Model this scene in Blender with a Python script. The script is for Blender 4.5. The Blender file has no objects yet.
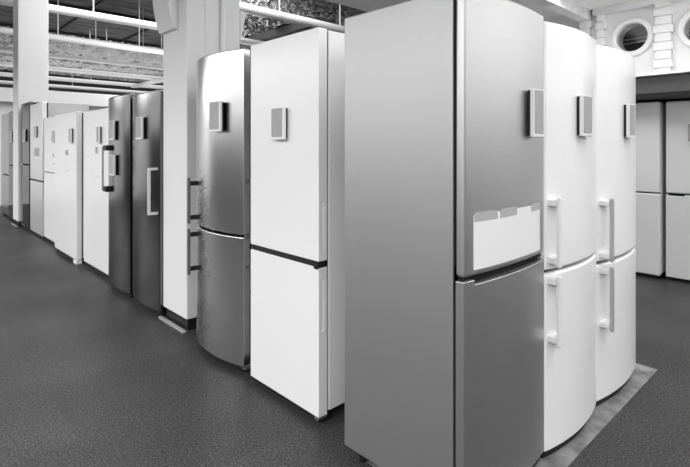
import bpy, bmesh, math, random
from mathutils import Vector
random.seed(7)
PI = math.pi
S = bpy.context.scene
COL = S.collection

# ------------------------------------------------------------------ materials
def mat(name, col, rough=0.5, metal=0.0, spec=0.5, coat=0.0, aniso=0.0):
    m = bpy.data.materials.new(name); m.use_nodes = True
    b = m.node_tree.nodes['Principled BSDF']
    b.inputs['Base Color'].default_value = (col, col, col, 1)
    b.inputs['Roughness'].default_value = rough
    b.inputs['Metallic'].default_value = metal
    b.inputs['Specular IOR Level'].default_value = spec
    b.inputs['Coat Weight'].default_value = coat
    b.inputs['Anisotropic'].default_value = aniso
    return m

def nd(m, t, **kw):
    n = m.node_tree.nodes.new(t)
    for k, v in kw.items(): setattr(n, k, v)
    return n

def link(m, a, b): m.node_tree.links.new(a, b)

def bsdf(m): return m.node_tree.nodes['Principled BSDF']

def coords(m, scale=(1, 1, 1)):
    tc = nd(m, 'ShaderNodeTexCoord'); mp = nd(m, 'ShaderNodeMapping')
    mp.inputs['Scale'].default_value = scale
    link(m, tc.outputs['Object'], mp.inputs['Vector'])
    return mp.outputs['Vector']

def add_noise_bump(m, scale, strength, stretch=(1, 1, 1), detail=3, dist=0.01):
    n = nd(m, 'ShaderNodeTexNoise'); n.inputs['Scale'].default_value = scale; n.inputs['Detail'].default_value = detail
    link(m, coords(m, stretch), n.inputs['Vector'])
    bp = nd(m, 'ShaderNodeBump'); bp.inputs['Strength'].default_value = strength; bp.inputs['Distance'].default_value = dist
    link(m, n.outputs['Fac'], bp.inputs['Height']); link(m, bp.outputs['Normal'], bsdf(m).inputs['Normal'])

def add_noise_colour(m, lo, hi, scale, stretch=(1, 1, 1), detail=4, a=0.35, b=0.65):
    n = nd(m, 'ShaderNodeTexNoise'); n.inputs['Scale'].default_value = scale; n.inputs['Detail'].default_value = detail
    link(m, coords(m, stretch), n.inputs['Vector'])
    r = nd(m, 'ShaderNodeValToRGB')
    r.color_ramp.elements[0].position = a; r.color_ramp.elements[0].color = (lo, lo, lo, 1)
    r.color_ramp.elements[1].position = b; r.color_ramp.elements[1].color = (hi, hi, hi, 1)
    link(m, n.outputs['Fac'], r.inputs['Fac']); link(m, r.outputs['Color'], bsdf(m).inputs['Base Color'])
    return r

def brushed(name, col, rough, metal=1.0, stretch=(1, 1, 260)):
    m = mat(name, col, rough, metal)
    add_noise_colour(m, col * 0.93, col * 1.05, 6, stretch)
    return m

WHITE = mat('white_enamel', 0.84, 0.25, 0, 0.5)
add_noise_bump(WHITE, 700, 0.05, dist=0.002)
WHITE_MATT = mat('white_plastic', 0.78, 0.45)
WHITE_FAR = mat('white_satin', 0.74, 0.4)
SILVER = brushed('silver_door', 0.53, 0.45, 1.0)
SILVER_SIDE = mat('silver_side', 0.45, 0.52, 0.95)
add_noise_bump(SILVER_SIDE, 500, 0.06, dist=0.002)
STEEL = brushed('stainless_door', 0.50, 0.26, 1.0)
STEEL_DARK = brushed('dark_steel_door', 0.19, 0.17, 1.0)
DARK_SIDE = mat('dark_grey_side', 0.05, 0.45)
GREY_SIDE = mat('grey_side', 0.12, 0.5)
GASKET = mat('black_gasket', 0.008, 0.7, spec=0.2)
BLACK = mat('black_plastic', 0.012, 0.5, spec=0.3)
BLACK_GLASS = mat('black_glass', 0.012, 0.06, spec=0.7)
CHROME = mat('brushed_bar', 0.15, 0.35, 0.3)
EBAR = mat('grey_handle_bar', 0.42, 0.35, 0.2)
LIGHT_BAR = mat('pale_bar', 0.72, 0.3, 0.5)
TAG_WHITE = mat('tag_frame_white', 0.82, 0.4)
TAG_GREY = mat('tag_panel_grey', 0.30, 0.55)
add_noise_colour(TAG_GREY, 0.32, 0.40, 220, (1, 1, 0.05))
PAPER = mat('paper', 0.80, 0.6, spec=0.3)
TAPE = mat('grey_tape', 0.42, 0.5)
WALLM = mat('white_painted_wall', 0.78, 0.7, spec=0.3)
add_noise_bump(WALLM, 40, 0.15, dist=0.01)
PLASTER = mat('white_painted_column', 0.76, 0.65, spec=0.3)
add_noise_bump(PLASTER, 60, 0.12, dist=0.006)
BRICKP = mat('white_painted_brick', 0.78, 0.6, spec=0.3)
add_noise_bump(BRICKP, 90, 0.3, dist=0.006)
SLAB = mat('bare_concrete_ceiling', 0.14, 0.8, spec=0.2)
add_noise_colour(SLAB, 0.08, 0.20, 1.6, (1, 3, 1), 6)
DARKBEAM = mat('dark_beam', 0.03, 0.6)
PIPE = mat('white_pipe_paint', 0.78, 0.4)
FOIL = mat('crinkled_foil', 0.55, 0.2, 1.0)
PALE_STEEL = mat('pale_silver_door', 0.72, 0.35, 0.6)
REFL_DARK = mat('dark_reflection_panel', 0.035, 0.6)  # for unseen panels added to darken reflections in the metal doors
ENDWALL = mat('grey_end_wall', 0.10, 0.8)
add_noise_bump(FOIL, 26, 1.0, detail=8, dist=0.05)
PLATE = mat('worn_floor_plate', 0.30, 0.55, spec=0.4)
add_noise_colour(PLATE, 0.09, 0.24, 9, detail=10, a=0.32, b=0.6)
CANOPY = mat('grey_canopy_panel', 0.10, 0.35, 0.4)
BEAMG = mat('weathered_white_beam', 0.6, 0.7)
add_noise_colour(BEAMG, 0.55, 0.78, 5, (1, 0.3, 2))
GLASS = mat('porthole_glass', 0.02, 0.04, spec=0.6)
GLASS.node_tree.nodes['Principled BSDF'].inputs['Alpha'].default_value = 0.15
INNER = mat('dark_interior', 0.06, 0.8)

# stainless door with finger smudges near the handle side
SMUDGED = brushed('smudged_stainless', 0.60, 0.25, 1.0)
def smudge(m):
    base = bsdf(m).inputs['Base Color'].links[0].from_socket
    vec = coords(m)
    sep = nd(m, 'ShaderNodeSeparateXYZ'); link(m, vec, sep.inputs[0])
    n = nd(m, 'ShaderNodeTexNoise'); n.inputs['Scale'].default_value = 17; n.inputs['Detail'].default_value = 8
    n.inputs['Distortion'].default_value = 1.2
    link(m, vec, n.inputs['Vector'])
    mx = nd(m, 'ShaderNodeMapRange'); mx.inputs[1].default_value = 0.30; mx.inputs[2].default_value = 0.10; link(m, sep.outputs['X'], mx.inputs[0])
    mz = nd(m, 'ShaderNodeMapRange'); mz.inputs[1].default_value = 1.22; mz.inputs[2].default_value = 1.05; link(m, sep.outputs['Z'], mz.inputs[0])
    mul = nd(m, 'ShaderNodeMath', operation='MULTIPLY'); link(m, mx.outputs[0], mul.inputs[0]); link(m, mz.outputs[0], mul.inputs[1])
    me_ = nd(m, 'ShaderNodeMapRange'); me_.inputs[1].default_value = 0.07; me_.inputs[2].default_value = 0.12; link(m, sep.outputs['X'], me_.inputs[0])
    mul_ = nd(m, 'ShaderNodeMath', operation='MULTIPLY'); link(m, mul.outputs[0], mul_.inputs[0]); link(m, me_.outputs[0], mul_.inputs[1]); mul = mul_
    th = nd(m, 'ShaderNodeMapRange'); th.inputs[1].default_value = 0.53; th.inputs[2].default_value = 0.6; link(m, n.outputs['Fac'], th.inputs[0])
    mul2 = nd(m, 'ShaderNodeMath', operation='MULTIPLY'); link(m, mul.outputs[0], mul2.inputs[0]); link(m, th.outputs[0], mul2.inputs[1])
    mix = nd(m, 'ShaderNodeMixRGB'); mix.inputs[2].default_value = (0.32, 0.32, 0.32, 1)
    link(m, mul2.outputs[0], mix.inputs[0]); link(m, base, mix.inputs[1]); link(m, mix.outputs[0], bsdf(m).inputs['Base Color'])
    ra = nd(m, 'ShaderNodeMapRange'); ra.inputs[3].default_value = 0.25; ra.inputs[4].default_value = 0.5
    link(m, mul2.outputs[0], ra.inputs[0]); link(m, ra.outputs[0], bsdf(m).inputs['Roughness'])
smudge(SMUDGED)

def floor_material():
    m = mat('speckled_dark_floor', 0.06, 0.5, spec=0.28)
    vec = coords(m)
    v = nd(m, 'ShaderNodeTexVoronoi'); v.inputs['Scale'].default_value = 185; link(m, vec, v.inputs['Vector'])
    sep = nd(m, 'ShaderNodeSeparateColor'); link(m, v.outputs['Color'], sep.inputs[0])
    r = nd(m, 'ShaderNodeValToRGB'); e = r.color_ramp.elements
    e[0].position = 0.0; e[0].color = (0.005, 0.005, 0.005, 1)
    e[1].position = 1.0; e[1].color = (0.15, 0.15, 0.15, 1)
    x = e.new(0.5); x.color = (0.024, 0.024, 0.024, 1)
    x = e.new(0.85); x.color = (0.055, 0.055, 0.055, 1)
    link(m, sep.outputs[0], r.inputs['Fac'])
    g = nd(m, 'ShaderNodeTexNoise'); g.inputs['Scale'].default_value = 110; g.inputs['Detail'].default_value = 2; g.inputs['Roughness'].default_value = 0.7
    link(m, vec, g.inputs['Vector'])
    gr = nd(m, 'ShaderNodeValToRGB'); q = gr.color_ramp.elements
    q[0].position = 0.43; q[0].color = (0.003, 0.003, 0.003, 1); q[1].position = 0.64; q[1].color = (0.135, 0.135, 0.135, 1)
    link(m, g.outputs['Fac'], gr.inputs['Fac'])
    gm = nd(m, 'ShaderNodeMixRGB'); gm.inputs[0].default_value = 0.7
    link(m, r.outputs['Color'], gm.inputs[1]); link(m, gr.outputs['Color'], gm.inputs[2]); r = gm
    br = nd(m, 'ShaderNodeTexBrick'); br.inputs['Scale'].default_value = 1
    br.inputs['Color1'].default_value = (0.82, 0.82, 0.82, 1); br.inputs['Color2'].default_value = (1.08, 1.08, 1.08, 1)
    br.inputs['Mortar'].default_value = (0.9, 0.9, 0.9, 1); br.inputs['Mortar Size'].default_value = 0.003
    br.inputs['Brick Width'].default_value = 1.3; br.inputs['Row Height'].default_value = 0.62
    link(m, vec, br.inputs['Vector'])
    n = nd(m, 'ShaderNodeTexNoise'); n.inputs['Scale'].default_value = 1.3; n.inputs['Detail'].default_value = 5; link(m, vec, n.inputs['Vector'])
    mr = nd(m, 'ShaderNodeMapRange'); mr.inputs[1].default_value = 0.3; mr.inputs[2].default_value = 0.7; mr.inputs[3].default_value = 0.75; mr.inputs[4].default_value = 1.15
    link(m, n.outputs['Fac'], mr.inputs[0])
    m1 = nd(m, 'ShaderNodeMixRGB', blend_type='MULTIPLY'); m1.inputs[0].default_value = 1
    link(m, r.outputs[0], m1.inputs[1]); link(m, br.outputs['Color'], m1.inputs[2])
    m2 = nd(m, 'ShaderNodeMixRGB', blend_type='MULTIPLY'); m2.inputs[0].default_value = 1
    link(m, m1.outputs[0], m2.inputs[1]); link(m, mr.outputs[0], m2.inputs[2])
    link(m, m2.outputs[0], bsdf(m).inputs['Base Color'])
    n2 = nd(m, 'ShaderNodeTexNoise'); n2.inputs['Scale'].default_value = 0.9; n2.inputs['Detail'].default_value = 2; link(m, vec, n2.inputs['Vector'])
    rr = nd(m, 'ShaderNodeMapRange'); rr.inputs[1].default_value = 0.3; rr.inputs[2].default_value = 0.7; rr.inputs[3].default_value = 0.38; rr.inputs[4].default_value = 0.52
    link(m, n2.outputs['Fac'], rr.inputs[0]); link(m, rr.outputs[0], bsdf(m).inputs['Roughness'])
    bp = nd(m, 'ShaderNodeBump'); bp.inputs['Strength'].default_value = 0.15; bp.inputs['Distance'].default_value = 0.003
    link(m, sep.outputs[1], bp.inputs['Height']); link(m, bp.outputs['Normal'], bsdf(m).inputs['Normal'])
    return m
FLOORM = floor_material()

# ------------------------------------------------------------------ mesh helpers
def box(bm, x0, x1, y0, y1, z0, z1):
    vs = [bm.verts.new((x, y, z)) for z in (z0, z1) for x, y in ((x0, y0), (x1, y0), (x1, y1), (x0, y1))]
    for f in ((3, 2, 1, 0), (4, 5, 6, 7), (0, 1, 5, 4), (1, 2, 6, 5), (2, 3, 7, 6), (3, 0, 4, 7)):
        bm.faces.new([vs[i] for i in f])

def prism(bm, pts, a0, a1, axis='z'):
    """extrude a polygon; axis z: pts are (x,y); y: (x,z); x: (y,z)"""
    def p(q, t):
        return {'z': (q[0], q[1], t), 'y': (q[0], t, q[1]), 'x': (t, q[0], q[1])}[axis]
    lo = [bm.verts.new(p(q, a0)) for q in pts]; hi = [bm.verts.new(p(q, a1)) for q in pts]
    n = len(pts)
    fs = [bm.faces.new(lo), bm.faces.new(hi)]
    for i in range(n):
        fs.append(bm.faces.new((lo[i], lo[(i + 1) % n], hi[(i + 1) % n], hi[i])))
    bmesh.ops.recalc_face_normals(bm, faces=fs)

def tube(bm, path, r, n=12):
    path = [Vector(p) for p in path]; rings = []
    for i, p in enumerate(path):
        d = (path[min(i + 1, len(path) - 1)] - path[max(i - 1, 0)]).normalized()
        a = d.cross(Vector((0, 0, 1)))
        if a.length < 1e-3: a = d.cross(Vector((1, 0, 0)))
        a.normalize(); b = d.cross(a)
        rings.append([bm.verts.new(p + a * r * math.cos(2 * PI * k / n) + b * r * math.sin(2 * PI * k / n)) for k in range(n)])
    fs = []
    for i in range(len(rings) - 1):
        for k in range(n):
            fs.append(bm.faces.new((rings[i][k], rings[i][(k + 1) % n], rings[i + 1][(k + 1) % n], rings[i + 1][k])))
    fs.append(bm.faces.new(rings[0])); fs.append(bm.faces.new(rings[-1]))
    bmesh.ops.recalc_face_normals(bm, faces=fs)

def obj(name, bm, m, parent=None, bevel=0.0, seg=2, loc=(0, 0, 0), rotz=0.0, cut=None, smooth=True):
    me = bpy.data.meshes.new(name); bm.to_mesh(me); bm.free()
    me.materials.append(m)
    o = bpy.data.objects.new(name, me); COL.objects.link(o)
    o.location = loc; o.rotation_euler = (0, 0, rotz)
    if cut is not None:                                   # carve recesses out of the solid
        cm = bpy.data.meshes.new('cut'); cut.to_mesh(cm); cut.free()
        co = bpy.data.objects.new('cut', cm); COL.objects.link(co); co.location = loc; co.rotation_euler = (0, 0, rotz)
        md = o.modifiers.new('b', 'BOOLEAN'); md.object = co; md.operation = 'DIFFERENCE'; md.solver = 'EXACT'
        bpy.context.view_layer.update()
        nm = bpy.data.meshes.new_from_object(o.evaluated_get(bpy.context.evaluated_depsgraph_get()))
        o.modifiers.clear(); o.data = nm; nm.name = name
        if not nm.materials: nm.materials.append(m)
        bpy.data.objects.remove(co); bpy.data.meshes.remove(cm)
    if parent: o.parent = parent
    if bevel:
        md = o.modifiers.new('bevel', 'BEVEL'); md.width = bevel; md.segments = seg
        md.limit_method = 'ANGLE'; md.angle_limit = math.radians(35); md.harden_normals = True
    if smooth:
        for p in o.data.polygons: p.use_smooth = True
        if not bevel:
            try: o.data.set_sharp_from_angle(angle=math.radians(35))
            except Exception: pass
    return o

def B(): return bmesh.new()
def bx(*a):
    b = B(); box(b, *a); return b

def thing(name, label, cat, loc=(0, 0, 0), rotz=0.0, group=None):
    o = bpy.data.objects.new(name, None); COL.objects.link(o)
    o.empty_display_size = 0.1
    o.location = loc; o.rotation_euler = (0, 0, rotz); o['label'] = label; o['category'] = cat
    if group: o['group'] = group
    return o

def tag(o, label, cat, group=None):
    o['label'] = label; o['category'] = cat
    if group: o['group'] = group
    return o

def struct(o): o['kind'] = 'structure'; return o

# ------------------------------------------------------------------ fridges
# local frame: x across the front, left to right as seen by a customer; y into the cabinet; z up.
def front_y(x, w, bulge):
    u = 2 * x / w - 1
    return -bulge * (1 - u * u)

def door_bm(w, t, bulge, z0, z1):
    n = 28 if bulge else 1
    pts = [(w * i / n, front_y(w * i / n, w, bulge)) for i in range(n + 1)] + [(w, t), (0, t)]
    b = B(); prism(b, pts, z0, z1); return b

def bar_handle(door, x, side, w, bulge, z0, z1, so, mb, mm, bar_w=0.022, bar_t=0.018, inset=0.025, mount_h=0.03, reach=0.0):
    """vertical bar standing off the door on two mounts; side = +1 when the mounts reach inward (to the right)"""
    yb = front_y(x, w, bulge)
    h = B(); box(h, x - bar_w / 2, x + bar_w / 2, yb - so - bar_t, yb - so, z0, z1)
    obj('handle', h, mb, door, 0.004)
    for z in (z0 + inset, z1 - inset - mount_h):
        m_ = B(); box(m_, min(x - bar_w / 2 + 0.002, x + side * reach), max(x + bar_w / 2 - 0.002, x + side * reach), yb - so - 0.003, yb + 0.006, z, z + mount_h)
        obj('handle_mount', m_, mm, door, 0.004)

def fridge(label, loc, rotz, w, depth, top, dm, bm_, split=None, gap=0.016, bulge=0.0, t=0.06, z0=0.04,
           group=None, plinth=0.06, round_=0.012, side_cut=None, grip=None, band=None, base_m=BLACK, gasket_w=0.012):
    f = thing('refrigerator', label, 'refrigerator', loc, rotz, group)
    yb = t + gasket_w
    obj('cabinet', bx(0.002, w - 0.002, yb, depth, z0 + 0.012, top - 0.004), bm_, f, 0.006)
    obj('gasket', bx(0.012, w - 0.012, t - 0.002, yb + 0.004, z0 + 0.02, top - 0.016), GASKET, f)
    n = 24 if bulge else 1
    kp = [(0.012 + (w - 0.024) * i / n, front_y(0.012 + (w - 0.024) * i / n, w, bulge) + 0.02) for i in range(n + 1)] + [(w - 0.012, t + 0.03), (0.012, t + 0.03)]
    b = B(); prism(b, kp, 0.006, z0 + 0.004); obj('kick_plate', b, base_m, f)
    for x in (0.06, w - 0.06):
        for y in (yb + 0.05, depth - 0.06):
            b = B(); tube(b, [(x, y, 0.0), (x, y, z0 + 0.02)], 0.02); obj('foot', b, BLACK, f)
    parts = []
    segs = [(z0, top)] if split is None else [(z0, split - gap / 2), (split + gap / 2, top)]
    for i, (a, c) in enumerate(segs):
        nm = 'door' if split is None else ('freezer_door', 'fridge_door')[i]
        cut = None
        if side_cut and i < len(side_cut):
            cut = B()
            for (cx0, cx1, cy0, cy1, cz0, cz1) in [side_cut[i]]: box(cut, cx0, cx1, cy0, cy1, cz0, cz1)
        if grip and i == 0 and split is not None:
            cut = B(); box(cut, grip[0], grip[1], -0.3, 0.3, c - grip[2], c + 0.1)
        parts.append(obj(nm, door_bm(w, t, bulge, a, c), dm, f, round_, 3, cut=cut))
    if split is not None:
        obj('divider', bx(0.012, w - 0.012, t * 0.35 if band is None else band, yb, split - gap / 2 - 0.03, split + gap / 2 + 0.03), GASKET, f)
    return f, parts

ROW = -PI / 2
def price_tag(loc, rotz, w, h, label, group='price tags on the fridge doors', th=0.027):
    """a framed card in a holder that stands off the door on a black magnet block; origin = lower left rear corner"""
    o = thing('price_tag', label, 'price tag', loc, rotz, group)
    obj('magnet_block', bx(0.007, w - 0.007, -th + 0.012, 0, 0.006, h - 0.004), BLACK, o, 0.003)
    obj('frame', bx(0, w, -th - 0.004, -th + 0.013, 0, h), TAG_WHITE, o, 0.003)
    obj('card', bx(0.005, w - 0.012, -th - 0.0052, -th - 0.003, 0.014, h - 0.004), TAG_GREY, o)
    return o

def row_tag(f, x, z, w, h, label, y=0.0):
    """put a tag on a fridge at local x of the tag's left edge"""
    r = f.rotation_euler.z; l = f.location
    return price_tag((l.x + x * math.cos(r) - y * math.sin(r), l.y + x * math.sin(r) + y * math.cos(r), z), r, w, h, label)

GL = 'fridges along the left aisle'
GR = 'fridges facing the right aisle'

# --- B: white fridge-freezer, right end of the left row
fB, dB = fridge('large white fridge-freezer with dark band between its doors, right of the curved stainless one',
                (1.525, 2.415, 0), ROW, 0.605, 0.64, 1.925, WHITE, WHITE, split=0.775, gap=0.03, t=0.055, z0=0.035, group=GL, round_=0.004,
                side_cut=[(0.592, 0.65, 0.016, 0.034, 0.45, 0.70), (0.592, 0.65, 0.016, 0.034, 0.84, 1.08)], band=0.008)
for c in fB.children:
    if c.name.startswith('divider'): c.data.materials[0] = mat('dark_divider', 0.03, 0.35, 0.4)
obj('hinge', bx(0.57, 0.603, -0.004, 0.05, 0.752, 0.775), BLACK, fB, 0.003)
obj('hinge', bx(0.57, 0.6, 0.0, 0.06, 0.02, 0.04), CHROME, fB, 0.003)
row_tag(fB, 0.25, 1.383, 0.112, 0.168, 'grey price tag in a white frame on the large white fridge with the dark band')

# --- A: curved stainless fridge-freezer
fA, dA = fridge('curved stainless fridge-freezer with smudged doors beside the large white fridge',
                (1.545, 3.125, 0), ROW, 0.60, 0.62, 1.93, SMUDGED, GREY_SIDE, split=0.815, gap=0.014, bulge=0.05, t=0.05, z0=0.038, group=GL, round_=0.008)
bar_handle(dA[1], 0.03, 1, 0.60, 0.05, 0.832, 1.14, 0.05, CHROME, BLACK)
bar_handle(dA[0], 0.03, 1, 0.60, 0.05, 0.49, 0.798, 0.05, CHROME, BLACK)
for z in (0.80, 1.13, 0.62):
    obj('hinge', bx(0.588, 0.604, 0.012, 0.05, z, z + 0.025), CHROME, fA, 0.003)
obj('hinge', bx(0.55, 0.604, 0.01, 0.07, 0.02, 0.046), CHROME, fA, 0.003)
row_tag(fA, 0.335, 1.437, 0.132, 0.185, 'grey price tag in a white frame on the curved stainless fridge', y=-0.0495)

# --- dark steel pair
def bracket_handle(door, x, w, bulge, z0, z1, so, m_, bw=0.02):
    yb = front_y(x, w, bulge)
    b = B(); box(b, x - bw / 2, x + bw / 2, yb - so - bw, yb - so, z0, z1)
    box(b, x - bw / 2, x + bw / 2, yb - so - 0.001, yb + 0.004, z0, z0 + bw)
    box(b, x - bw / 2, x + bw / 2, yb - so - 0.001, yb + 0.004, z1 - bw, z1)
    obj('handle', b, m_, door, 0.002)
fD2, dD2 = fridge('tall dark steel upright with a square pale bracket handle, left of the white column',
                  (1.57, 4.375, 0), ROW, 0.575, 0.62, 1.79, STEEL_DARK, GREY_SIDE, bulge=0.025, t=0.06, z0=0.04, group=GL)
bracket_handle(dD2[0], 0.543, 0.575, 0.025, 0.81, 1.18, 0.055, LIGHT_BAR)
row_tag(fD2, 0.225, 1.405, 0.13, 0.182, 'grey price tag on the dark upright with the square bracket handle', y=-0.0252)
fD1, dD1 = fridge('tall dark steel upright carrying two price tags and a black-ended pale handle',
                  (1.57, 5.005, 0), ROW, 0.555, 0.62, 1.812, STEEL_DARK, GREY_SIDE, bulge=0.025, t=0.06, z0=0.04, group=GL)
bar_handle(dD1[0], 0.035, 1, 0.555, 0.025, 0.93, 1.345, 0.05, LIGHT_BAR, BLACK, bar_w=0.026, inset=-0.012, mount_h=0.05, reach=0.09)
row_tag(fD1, 0.20, 1.405, 0.11, 0.178, 'upper price tag of two on the dark upright with the pale bar', y=-0.0252)
row_tag(fD1, 0.195, 1.08, 0.13, 0.188, 'lower price tag of two on the dark upright with the pale bar', y=-0.0252)

# --- plain white uprights
def white_upright(label, loc, w, top, marks, handle_z, foot=True, split=None):
    f, d = fridge(label, loc, ROW, w, 0.62, top, WHITE, WHITE, split=split, gap=0.01, t=0.06, z0=0.05, group=GL, round_=0.008)
    for (x, z, ww, hh) in marks:
        obj('badge', bx(x, x + ww, -0.002, 0.004, z, z + hh), TAG_GREY, f)
    b = B(); box(b, w * 0.42, w * 0.66, -0.008, 0.004, handle_z, handle_z + 0.02)
    obj('handle', b, WHITE_MATT, d[-1], 0.004)
    if foot: obj('plinth_block', bx(w - 0.12, w, -0.002, 0.06, 0.0, 0.045), WHITE_MATT, f, 0.004)
    return f
fW3 = white_upright('plain white upright directly left of the dark steel pair', (1.635, 6.05, 0), 0.98, 1.735, [(0.42, 1.27, 0.09, 0.07)], 1.02, foot=False)
row_tag(fW3, 0.56, 1.375, 0.075, 0.178, 'thin edge-on price tag on the white upright beside the dark steel pair')
fW2 = white_upright('white upright standing forward of its right neighbour on a white foot block', (1.585, 7.13, 0), 0.98, 1.745, [(0.52, 1.24, 0.13, 0.06)], 1.05)
row_tag(fW2, 0.79, 1.38, 0.075, 0.175, 'thin price tag on the white upright with the white foot block')
fW1 = white_upright('narrow white two-door fridge right of the distant stainless fridge', (1.665, 8.09, 0), 0.88, 1.75, [(0.5, 1.2, 0.06, 0.05)], 1.1, split=0.98)
row_tag(fW1, 0.58, 1.385, 0.075, 0.17, 'farthest thin price tag of the three on the white uprights')

# --- distant end of the row
fS, dS = fridge('distant stainless two-door fridge with a small grey notice on it', (1.655, 8.96, 0), ROW, 0.82, 0.62, 1.99, PALE_STEEL, mat('light_grey_side', 0.42, 0.5),
                split=0.83, gap=0.02, t=0.06, z0=0.04, group=GL)
obj('notice', bx(0.32, 0.62, -0.003, 0.004, 1.20, 1.32), TAG_GREY, fS)
row_tag(fS, 0.42, 1.47, 0.10, 0.175, 'price tag on the distant stainless two-door fridge')
fK, dK = fridge('glossy black fridge standing just right of the far white column', (1.655, 9.66, 0), ROW, 0.64, 0.62, 2.05, BLACK_GLASS, DARK_SIDE,
                split=1.05, gap=0.02, t=0.06, z0=0.04, group=GL)
row_tag(fK, 0.30, 1.42, 0.14, 0.2, 'price tag on the glossy black fridge right of the far column')
fK2, dK2 = fridge('glossy black fridge just left of the far white column', (1.66, 10.82, 0), ROW, 0.62, 0.62, 1.98, BLACK_GLASS, DARK_SIDE,
                  split=1.0, gap=0.02, t=0.06, z0=0.04, group=GL)
row_tag(fK2, 0.28, 1.42, 0.14, 0.2, 'price tag on the black fridge left of the far column')
fK3, dK3 = fridge('grey steel fridge farthest away at the left edge of the photo', (1.68, 11.75, 0), ROW, 0.86, 0.62, 1.97, STEEL, DARK_SIDE,
                  split=0.8, gap=0.02, t=0.06, z0=0.04, group=GL)

# --- C: big silver corner fridge (faces the right aisle)
CB = 0.02
fC, dC = fridge('large silver corner fridge-freezer nearest the camera with a taped paper on its door',
                (1.44, 0.942, 0), 0, 0.61, 0.60, 1.905, SILVER, SILVER_SIDE, split=0.89, gap=0.014, bulge=CB, t=0.034, z0=0.05,
                group=GR, round_=0.012, grip=(0.06, 0.57, 0.016))
def curved_sheet(x0, x1, z0, z1, w, bulge, y0, y1, n=12):
    pts = [(x0 + (x1 - x0) * i / n, front_y(x0 + (x1 - x0) * i / n, w, bulge) + y0) for i in range(n + 1)]
    pts += [(x0 + (x1 - x0) * i / n, front_y(x0 + (x1 - x0) * i / n, w, bulge) + y1) for i in range(n, -1, -1)]
    b = B(); prism(b, pts, z0, z1); return b
sh = thing('paper_sheet', 'blank white paper taped to the door of the silver corner fridge', 'paper', (1.44, 0.942, 0))
obj('sheet', curved_sheet(0.05, 0.548, 0.918, 1.11, 0.61, CB, -0.0025, -0.0006), PAPER, sh)
for x0, x1 in ((0.052, 0.19), (0.207, 0.328), (0.455, 0.546)):
    obj('tape', curved_sheet(x0, x1, 1.087, 1.118, 0.61, CB, -0.0036, -0.0024), TAPE, sh)
row_tag(fC, 0.41, 1.385, 0.092, 0.19, 'price tag nearest the camera, on the silver corner fridge', y=-0.0202)

# --- D, E: white curved fridges
def white_handle(door, x, w, bulge, z0, z1, so, bar_m):
    yb = front_y(x, w, bulge)
    b = B(); box(b, x - 0.012, x + 0.012, yb - so - 0.018, yb - so, z0, z1); obj('handle', b, bar_m, door, 0.006)
    for z in (z0 + 0.012, z1 - 0.042):
        b = B(); box(b, x - 0.012, x + 0.05, yb - so - 0.001, yb + 0.004, z, z + 0.03); obj('handle_mount', b, WHITE_MATT, door, 0.006)
fD, dD = fridge('white curved fridge between the silver corner fridge and the end white fridge',
                (2.05, 0.938, 0), 0, 0.578, 0.58, 1.885, WHITE, WHITE, split=0.81, gap=0.014, bulge=0.035, t=0.05, z0=0.04, group=GR)
white_handle(dD[1], 0.025, 0.578, 0.035, 0.835, 1.135, 0.035, WHITE_MATT)
white_handle(dD[0], 0.025, 0.578, 0.035, 0.50, 0.80, 0.035, WHITE_MATT)
row_tag(fD, 0.235, 1.395, 0.115, 0.185, 'price tag on the white fridge beside the silver corner fridge', y=-0.0352)
fE, dE = fridge('white curved fridge at the far end of the right row with grey bar handles',
                (2.64, 0.945, 0), 0, 0.63, 0.58, 1.87, WHITE, WHITE, split=0.748, gap=0.014, bulge=0.035, t=0.05, z0=0.04, group=GR)
white_handle(dE[1], 0.04, 0.63, 0.035, 0.762, 1.085, 0.045, EBAR)
white_handle(dE[0], 0.04, 0.63, 0.035, 0.41, 0.738, 0.045, EBAR)
row_tag(fE, 0.295, 1.395, 0.105, 0.185, 'price tag on the white fridge at the end of the right row', y=-0.0352)

# --- fridges against the porthole wall
GW = 'fridges under the porthole wall'
fF, dF = fridge('white fridge under the grey canopy, left of its white neighbour', (5.70, 2.03, 0), ROW, 0.60, 0.58, 1.80, WHITE_FAR, WHITE_FAR,
                split=0.87, gap=0.012, t=0.06, z0=0.035, group=GW, band=0.03)
fG, dG = fridge('white fridge under the grey canopy at the right edge of the photo', (5.76, 1.395, 0), ROW, 0.60, 0.52, 1.80, WHITE_FAR, WHITE_FAR,
                split=0.87, gap=0.014, t=0.06, z0=0.03, group=GW, band=0.03, grip=(0.02, 0.16, 0.014))
row_tag(fG, 0.19, 1.38, 0.14, 0.19, 'grey price tag cut by the right edge of the photo')

can = thing('canopy', 'dark grey box canopy over the fridges under the round windows', 'canopy', (5.5, 0, 1.818))
obj('fascia', bx(0, 0.72, -0.2, 2.6, 0.05, 0.212), CANOPY, can, 0.004)
obj('lip', bx(-0.012, 0.70, -0.2, 2.6, 0.0, 0.048), BLACK, can, 0.003)
sh2 = obj('ledge', bx(5.42, 6.28, -0.2, 2.6, 2.034, 2.062), WALLM, None, 0.004)
tag(sh2, 'thin white ledge lying on top of the dark grey canopy', 'ledge')

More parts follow.
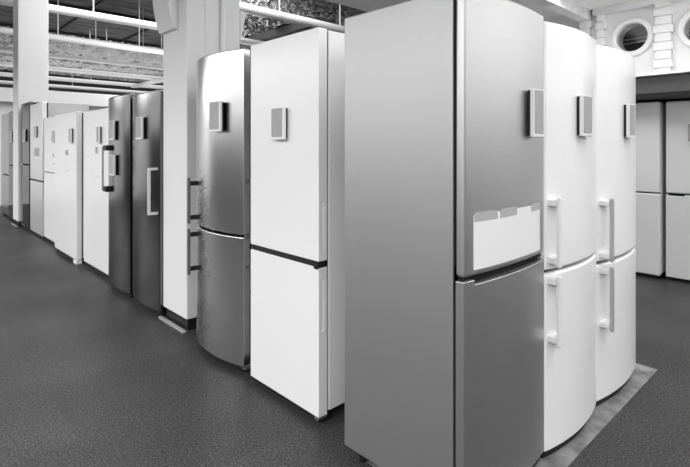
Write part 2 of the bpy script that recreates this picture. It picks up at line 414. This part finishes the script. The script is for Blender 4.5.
# ------------------------------------------------------------------ columns
def column(x0, x1, y0, y1, top, brackets=True):
    c = obj('column', bx(x0, x1, y0, y1, 0.085, top), PLASTER, None, 0.012, 3); struct(c)
    obj('plinth', bx(x0 + 0.02, x1 - 0.02, y0 + 0.02, y1 - 0.02, 0.0, 0.09), BLACK, c)
    b = B(); box(b, x0 - 0.03, x0 - 0.005, y0 - 0.01, y1 + 0.01, 0.0, 0.012); obj('floor_trim', b, LIGHT_BAR, c)
    if not brackets: return c
    # flared brackets on the aisle face and on the opposite face
    prof = [(0.0, 2.22), (-0.03, 2.225), (-0.052, 2.29), (-0.07, 2.37), (-0.082, 2.45), (-0.09, 2.62), (0.0, 2.62)]
    b = B(); prism(b, [(x0 + p, z) for p, z in prof], y0 + 0.14, y1, 'y'); obj('bracket', b, PLASTER, c, 0.006)
    prof2 = [(0.0, 2.16), (0.02, 2.22), (0.035, 2.30), (0.05, 2.38), (0.05, 2.41), (0.02, 2.42), (0.0, 2.42)]
    b = B(); prism(b, [(x1 + p, z) for p, z in prof2], y0, y1 - 0.1, 'y'); obj('bracket', b, PLASTER, c, 0.006)
    b = B(); tube(b, [(x0 + 0.285, y0 - 0.02, 0.1), (x0 + 0.285, y0 - 0.02, top)], 0.022); obj('riser_pipe', b, PIPE, c)
    b = B(); box(b, x0 + 0.145, x0 + 0.16, y0 - 0.008, y0 + 0.01, 0.1, top); obj('edge_bead', b, PLASTER, c)
    return c
column(1.595, 2.04, 3.38, 3.795, 5.4)
column(1.62, 2.07, 9.72, 10.15, 5.4, False)

# ------------------------------------------------------------------ room shell
fl = obj('floor', bx(-4.2, 16.2, -4.7, 28.2, -0.1, 0.0), FLOORM); struct(fl)
st = obj('trim_1', bx(1.5, 3.392, 0.862, 1.48, 0.0, 0.004), PLATE); struct(st)
HC = 5.4
struct(obj('wall_left', bx(-4.2, -4.0, -4.7, 28.2, 0, HC), WALLM))
struct(obj('wall_rear', bx(-4.0, 6.3, -4.7, -4.5, 0, HC), WALLM))
struct(obj('wall_end', bx(-4.0, 16.2, 28.0, 28.2, 0, HC), ENDWALL))
struct(obj('wall_far', bx(16.0, 16.2, 4.2, 28.0, 0, HC), WALLM))
struct(obj('wall_return', bx(6.5, 16.0, 4.2, 4.35, 0, HC), WALLM))
struct(obj('wall_partition', bx(-4.0, 12.0, 13.4, 13.52, 0, 2.66), WALLM))
struct(obj('trim_2', bx(-4.0, 12.0, 13.2, 13.4, 2.35, 2.66), WALLM))
struct(obj('unseen_dark_panel_left', bx(-4.0, -3.96, -4.5, 13.2, 0, 1.75), REFL_DARK))  # added out of view so steel doors reflect dark low down
struct(obj('unseen_dark_panel_rear', bx(-3.96, 6.2, -4.5, -4.46, 0, 1.9), REFL_DARK))  # added panel behind the camera, darkens what the silver front reflects

WX = 6.3
cut = B()
PORT = [(1.855, 2.605), (1.19, 2.605), (0.525, 2.605), (2.55, 2.605)]
for (py, pz) in PORT:
    prism(cut, [(py + 0.17 * math.cos(2 * PI * k / 48), pz + 0.17 * math.sin(2 * PI * k / 48)) for k in range(48)], WX - 0.1, WX + 0.4, 'x')
w = obj('wall_right', bx(WX, WX + 0.2, -4.7, 4.35, 0, HC), WALLM, cut=cut); struct(w)

def ring(bm, cy, cz, r0, r1, x0, x1, n=64):
    prof = [(r0, x1), (r0, x0 + 0.01), (r0 + 0.012, x0), (r1 - 0.015, x0), (r1, x0 + 0.015), (r1, x1)]
    rows = []
    for k in range(n):
        a = 2 * PI * k / n
        rows.append([bm.verts.new((x, cy + r * math.cos(a), cz + r * math.sin(a))) for r, x in prof])
    fs = []
    for k in range(n):
        A, C = rows[k], rows[(k + 1) % n]
        for i in range(len(prof)):
            j = (i + 1) % len(prof)
            fs.append(bm.faces.new((A[i], A[j], C[j], C[i])))
    bmesh.ops.recalc_face_normals(bm, faces=fs)

def porthole(n, cy, cz):
    b = B(); ring(b, cy, cz, 0.163, 0.225, WX - 0.045, WX + 0.2)
    f = obj('window_%d' % n, b, PLASTER); struct(f)
    b = B(); prism(b, [(cy + 0.166 * math.cos(2 * PI * k / 48), cz + 0.166 * math.sin(2 * PI * k / 48)) for k in range(48)], WX + 0.03, WX + 0.036, 'x')
    obj('pane', b, GLASS, f)
    b = B(); prism(b, [(cy + 0.30 * math.cos(2 * PI * k / 48), cz + 0.30 * math.sin(2 * PI * k / 48)) for k in range(48)], WX + 0.50, WX + 0.52, 'x')
    ring(b, cy, cz, 0.30, 0.32, WX + 0.2, WX + 0.5)
    obj('light_well', b, INNER, f)
    b = B()
    for dz in (0.03, 0.08): tube(b, [(WX + 0.42, cy - 0.27, cz + dz), (WX + 0.42, cy + 0.27, cz + dz - 0.02)], 0.009)
    obj('pipe', b, PIPE, f)  # pale bars behind the pane, for the white lines in it
    b = B(); bmesh.ops.create_uvsphere(b, u_segments=20, v_segments=12, radius=0.055)
    bmesh.ops.translate(b, verts=b.verts, vec=(WX + 0.36, cy - 0.14, cz - 0.09)); obj('lamp_globe', b, mat('globe_grey_%d' % n, 0.4, 0.4), f)
    # squared backing blocks around the ring
    b = B()
    box(b, WX - 0.02, WX + 0.02, cy - 0.262, cy - 0.20, cz + 0.02, cz + 0.085)
    box(b, WX - 0.02, WX + 0.02, cy - 0.262, cy - 0.20, cz - 0.075, cz + 0.0)
    obj('frame_block', b, BRICKP, f, 0.006)
for i, (py, pz) in enumerate(PORT): porthole(i + 1, py, pz)

def pilaster(n, y0, y1, z0, z1):
    b = B(); h = 0.096; z = z0; k = 0
    while z < z1 - 0.01:
        e = 0.018 if k % 2 else 0.0
        box(b, WX - 0.075, WX, y0 - e, y1 + e, z + 0.004, min(z + h, z1) - 0.004)
        z += h; k += 1
    box(b, WX - 0.06, WX, y0 + 0.01, y1 - 0.01, z0, z1)
    struct(obj('trim_%d' % n, b, BRICKP, None, 0.008))
pilaster(3, 1.462, 1.615, 0.0, 2.93)
pilaster(4, 2.145, 2.225, 2.45, 2.93)
pilaster(5, 2.305, 2.41, 0.0, 2.90)
pilaster(6, 0.80, 0.95, 0.0, 2.93)
# beams under the low ceiling
struct(obj('trim_7', bx(WX - 0.10, WX, -0.5, 2.26, 2.92, 3.02), BEAMG, None, 0.01))
struct(obj('trim_8', bx(4.6, 6.3, 2.30, 2.44, 2.88, 3.02), BEAMG, None, 0.01))
# low white ceiling on the right, high bare slab elsewhere
struct(obj('ceiling_low', bx(3.0, 6.5, -4.5, 4.2, 3.0, 3.1), WALLM))
struct(obj('ceiling', bx(-4.2, 16.2, -4.7, 28.2, HC, HC + 0.1), SLAB))
for y in (8.2, 12.0, 15.7, 19.5, 23.0):
    struct(obj('ceiling_beam', bx(-4.0, 16.0, y - 0.08, y + 0.08, HC - 0.2, HC), DARKBEAM))
for x in (2.2, 4.4, 6.6, 8.8):
    struct(obj('ceiling_beam', bx(x - 0.03, x + 0.03, 4.4, 28.0, HC - 0.06, HC), DARKBEAM))

# ------------------------------------------------------------------ pipes and ducts overhead
def pipe_run(y, z, x0, x1, r, label, hang=()):
    p = thing('ceiling_pipe', label, 'pipe', (x0, y, z), 0, 'white pipes across the open ceiling')
    b = B(); tube(b, [(0, 0, 0), (x1 - x0, 0, 0)], r, 16); obj('pipe', b, PIPE, p)
    for hx in hang:
        b = B(); tube(b, [(hx - x0, 0, r * 0.5), (hx - x0, 0, HC - z)], 0.012, 6); obj('hanger_rod', b, PIPE, p)
    return p
pipe_run(7.83, 3.89, 3.4, 11.0, 0.08, 'white ceiling pipe passing above the large white fridge', (4.1, 5.6, 7.2))
pipe_run(10.45, 3.92, 0.4, 15.5, 0.078, 'uppermost white ceiling pipe left of the near column', (3.0, 4.6))
pipe_run(13.17, 3.92, 0.3, 15.5, 0.078, 'second white ceiling pipe down from the top, left of the near column', (3.0, 4.9, 6.6))
pipe_run(15.8, 3.92, 0.3, 15.5, 0.078, 'third white ceiling pipe down, under the crinkled foil duct', (4.6, 6.6))
pipe_run(18.5, 3.92, 0.3, 15.5, 0.078, 'fourth white ceiling pipe down, left of the near column', (5.2,))
pipe_run(21.2, 3.92, 0.3, 15.5, 0.078, 'fifth white ceiling pipe down, above the end wall bulkhead', (6.0,))
pipe_run(23.9, 3.92, 0.3, 15.5, 0.078, 'lowest white ceiling pipe, seen just over the end wall bulkhead', (6.0,))

def foil_duct(x0, x1, y0, y1, z0, z1, label):
    b = B(); nx = int((x1 - x0) / 0.08)
    ring_ = []
    m = 14
    for i in range(m): ring_.append((y0 + (y1 - y0) * i / m, z0))
    for i in range(m): ring_.append((y1, z0 + (z1 - z0) * i / m))
    for i in range(m): ring_.append((y1 - (y1 - y0) * i / m, z1))
    for i in range(m): ring_.append((y0, z1 - (z1 - z0) * i / m))
    rows = []
    for i in range(nx + 1):
        x = (x1 - x0) * i / nx
        rows.append([b.verts.new((x + random.uniform(-.035, .035), y + random.uniform(-.04, .04), z + random.uniform(-.07, .03))) for y, z in ring_])
    fs = []
    for i in range(nx):
        for k in range(len(ring_)):
            k2 = (k + 1) % len(ring_)
            fs.append(b.faces.new((rows[i][k], rows[i][k2], rows[i + 1][k2], rows[i + 1][k])))
    fs.append(b.faces.new(rows[0])); fs.append(b.faces.new(rows[-1]))
    bmesh.ops.triangulate(b, faces=fs[:-2])
    bmesh.ops.recalc_face_normals(b, faces=b.faces)
    o = obj('foil_duct', b, FOIL, None, loc=(x0, 0, 0), smooth=False)
    for fx in (0.35, 0.7):
        h = B(); tube(h, [((x1 - x0) * fx, (y0 + y1) / 2, z1 - 0.03), ((x1 - x0) * fx, (y0 + y1) / 2, HC)], 0.009, 6); obj('hanger_rod', h, PIPE, o)
    return tag(o, label, 'duct', 'foil wrapped ducts overhead')
foil_duct(0.4, 15.0, 13.4, 15.6, 3.99, 4.06, 'crinkled foil duct under the ceiling left of the near column')
foil_duct(0.4, 15.0, 17.3, 18.2, 4.04, 4.2, 'middle foil duct between the third and fourth white pipes')
foil_duct(0.4, 15.0, 19.2, 20.6, 4.04, 4.2, 'lower far foil duct near the end wall bulkhead')
foil_duct(5.6, 13.0, 9.2, 9.9, 4.27, 5.0, 'upper crinkled foil duct above the large white fridge')
foil_duct(5.6, 13.0, 10.85, 11.45, 4.27, 4.65, 'crinkled foil duct seen below the pipe above the large white fridge')
struct(obj('ceiling_tray', bx(7.36, 7.58, 13.7, 20.7, 3.745, 3.845), PIPE, None, 0.01))
d = obj('square_duct', bx(6.9, 7.2, 8.3, 13.0, 4.02, 4.2), mat('dull_grey_duct', 0.05, 0.6), None, 0.01)
tag(d, 'dull grey square duct behind the top edge of the large white fridge', 'duct')

# ------------------------------------------------------------------ lights
def area(name, loc, sx, sy, power, rot=(0, 0, 0)):
    l = bpy.data.lights.new(name, 'AREA'); l.shape = 'RECTANGLE'; l.size = sx; l.size_y = sy; l.energy = power
    o = bpy.data.objects.new(name, l); COL.objects.link(o); o.location = loc; o.rotation_euler = rot
    return o
area('aisle_lamp', (-2.1, 8.0, 2.75), 2.6, 24, 1060)
area('wall_row_fill', (4.7, 1.75, 2.96), 1.2, 1.4, 38)  # added fill to brighten the porthole wall and its fridges
area('front_lamp', (-1.2, -2.2, 3.5), 4, 0.9, 85)
area('corner_fill', (2.0, -0.6, 4.6), 1.8, 1.8, 90)  # added fill for the side face of the near column
area('right_lamp', (2.3, -1.2, 3.3), 1.0, 2.0, 20)
area('right_up_fill', (4.8, -2.2, 1.9), 2.4, 4.2, 150, (PI, 0, 0))  # added upward fill to brighten the low ceiling and right wall
area('behind_lamp', (4.2, 8.0, 5.0), 4, 7, 500)
area('far_lamp', (8.0, 20.0, 5.3), 10, 10, 450)
area('up_fill', (6.0, 12.0, 2.3), 3.0, 2.0, 80, (PI, 0, 0))  # added upward fill to lighten the bare slab
area('far_up_fill', (6.0, 18.0, 2.3), 8.0, 6.0, 150, (PI, 0, 0))  # added upward fill for the far slab and foil ducts

wd = bpy.data.worlds.new('world'); S.world = wd; wd.use_nodes = True
wd.node_tree.nodes['Background'].inputs[0].default_value = (1, 1, 1, 1)
wd.node_tree.nodes['Background'].inputs[1].default_value = 0.3

# ------------------------------------------------------------------ camera
cam = bpy.data.cameras.new('camera'); co = bpy.data.objects.new('camera', cam); COL.objects.link(co)
co.location = (0, 0, 1.35)
co.rotation_euler = (PI / 2, 0, -math.radians(43.191))
cam.sensor_fit = 'HORIZONTAL'; cam.sensor_width = 36.0
cam.lens = 490 / 690 * 36.0
cam.shift_y = -(233.5 - 146) / 690
cam.clip_start = 0.05
S.camera = co

S.view_settings.view_transform = 'Standard'; S.view_settings.look = 'None'
S.view_settings.exposure = 0.05; S.view_settings.gamma = 1.0
S.view_settings.use_curve_mapping = False
S.cycles.use_denoising = True
S.cycles.max_bounces = 8
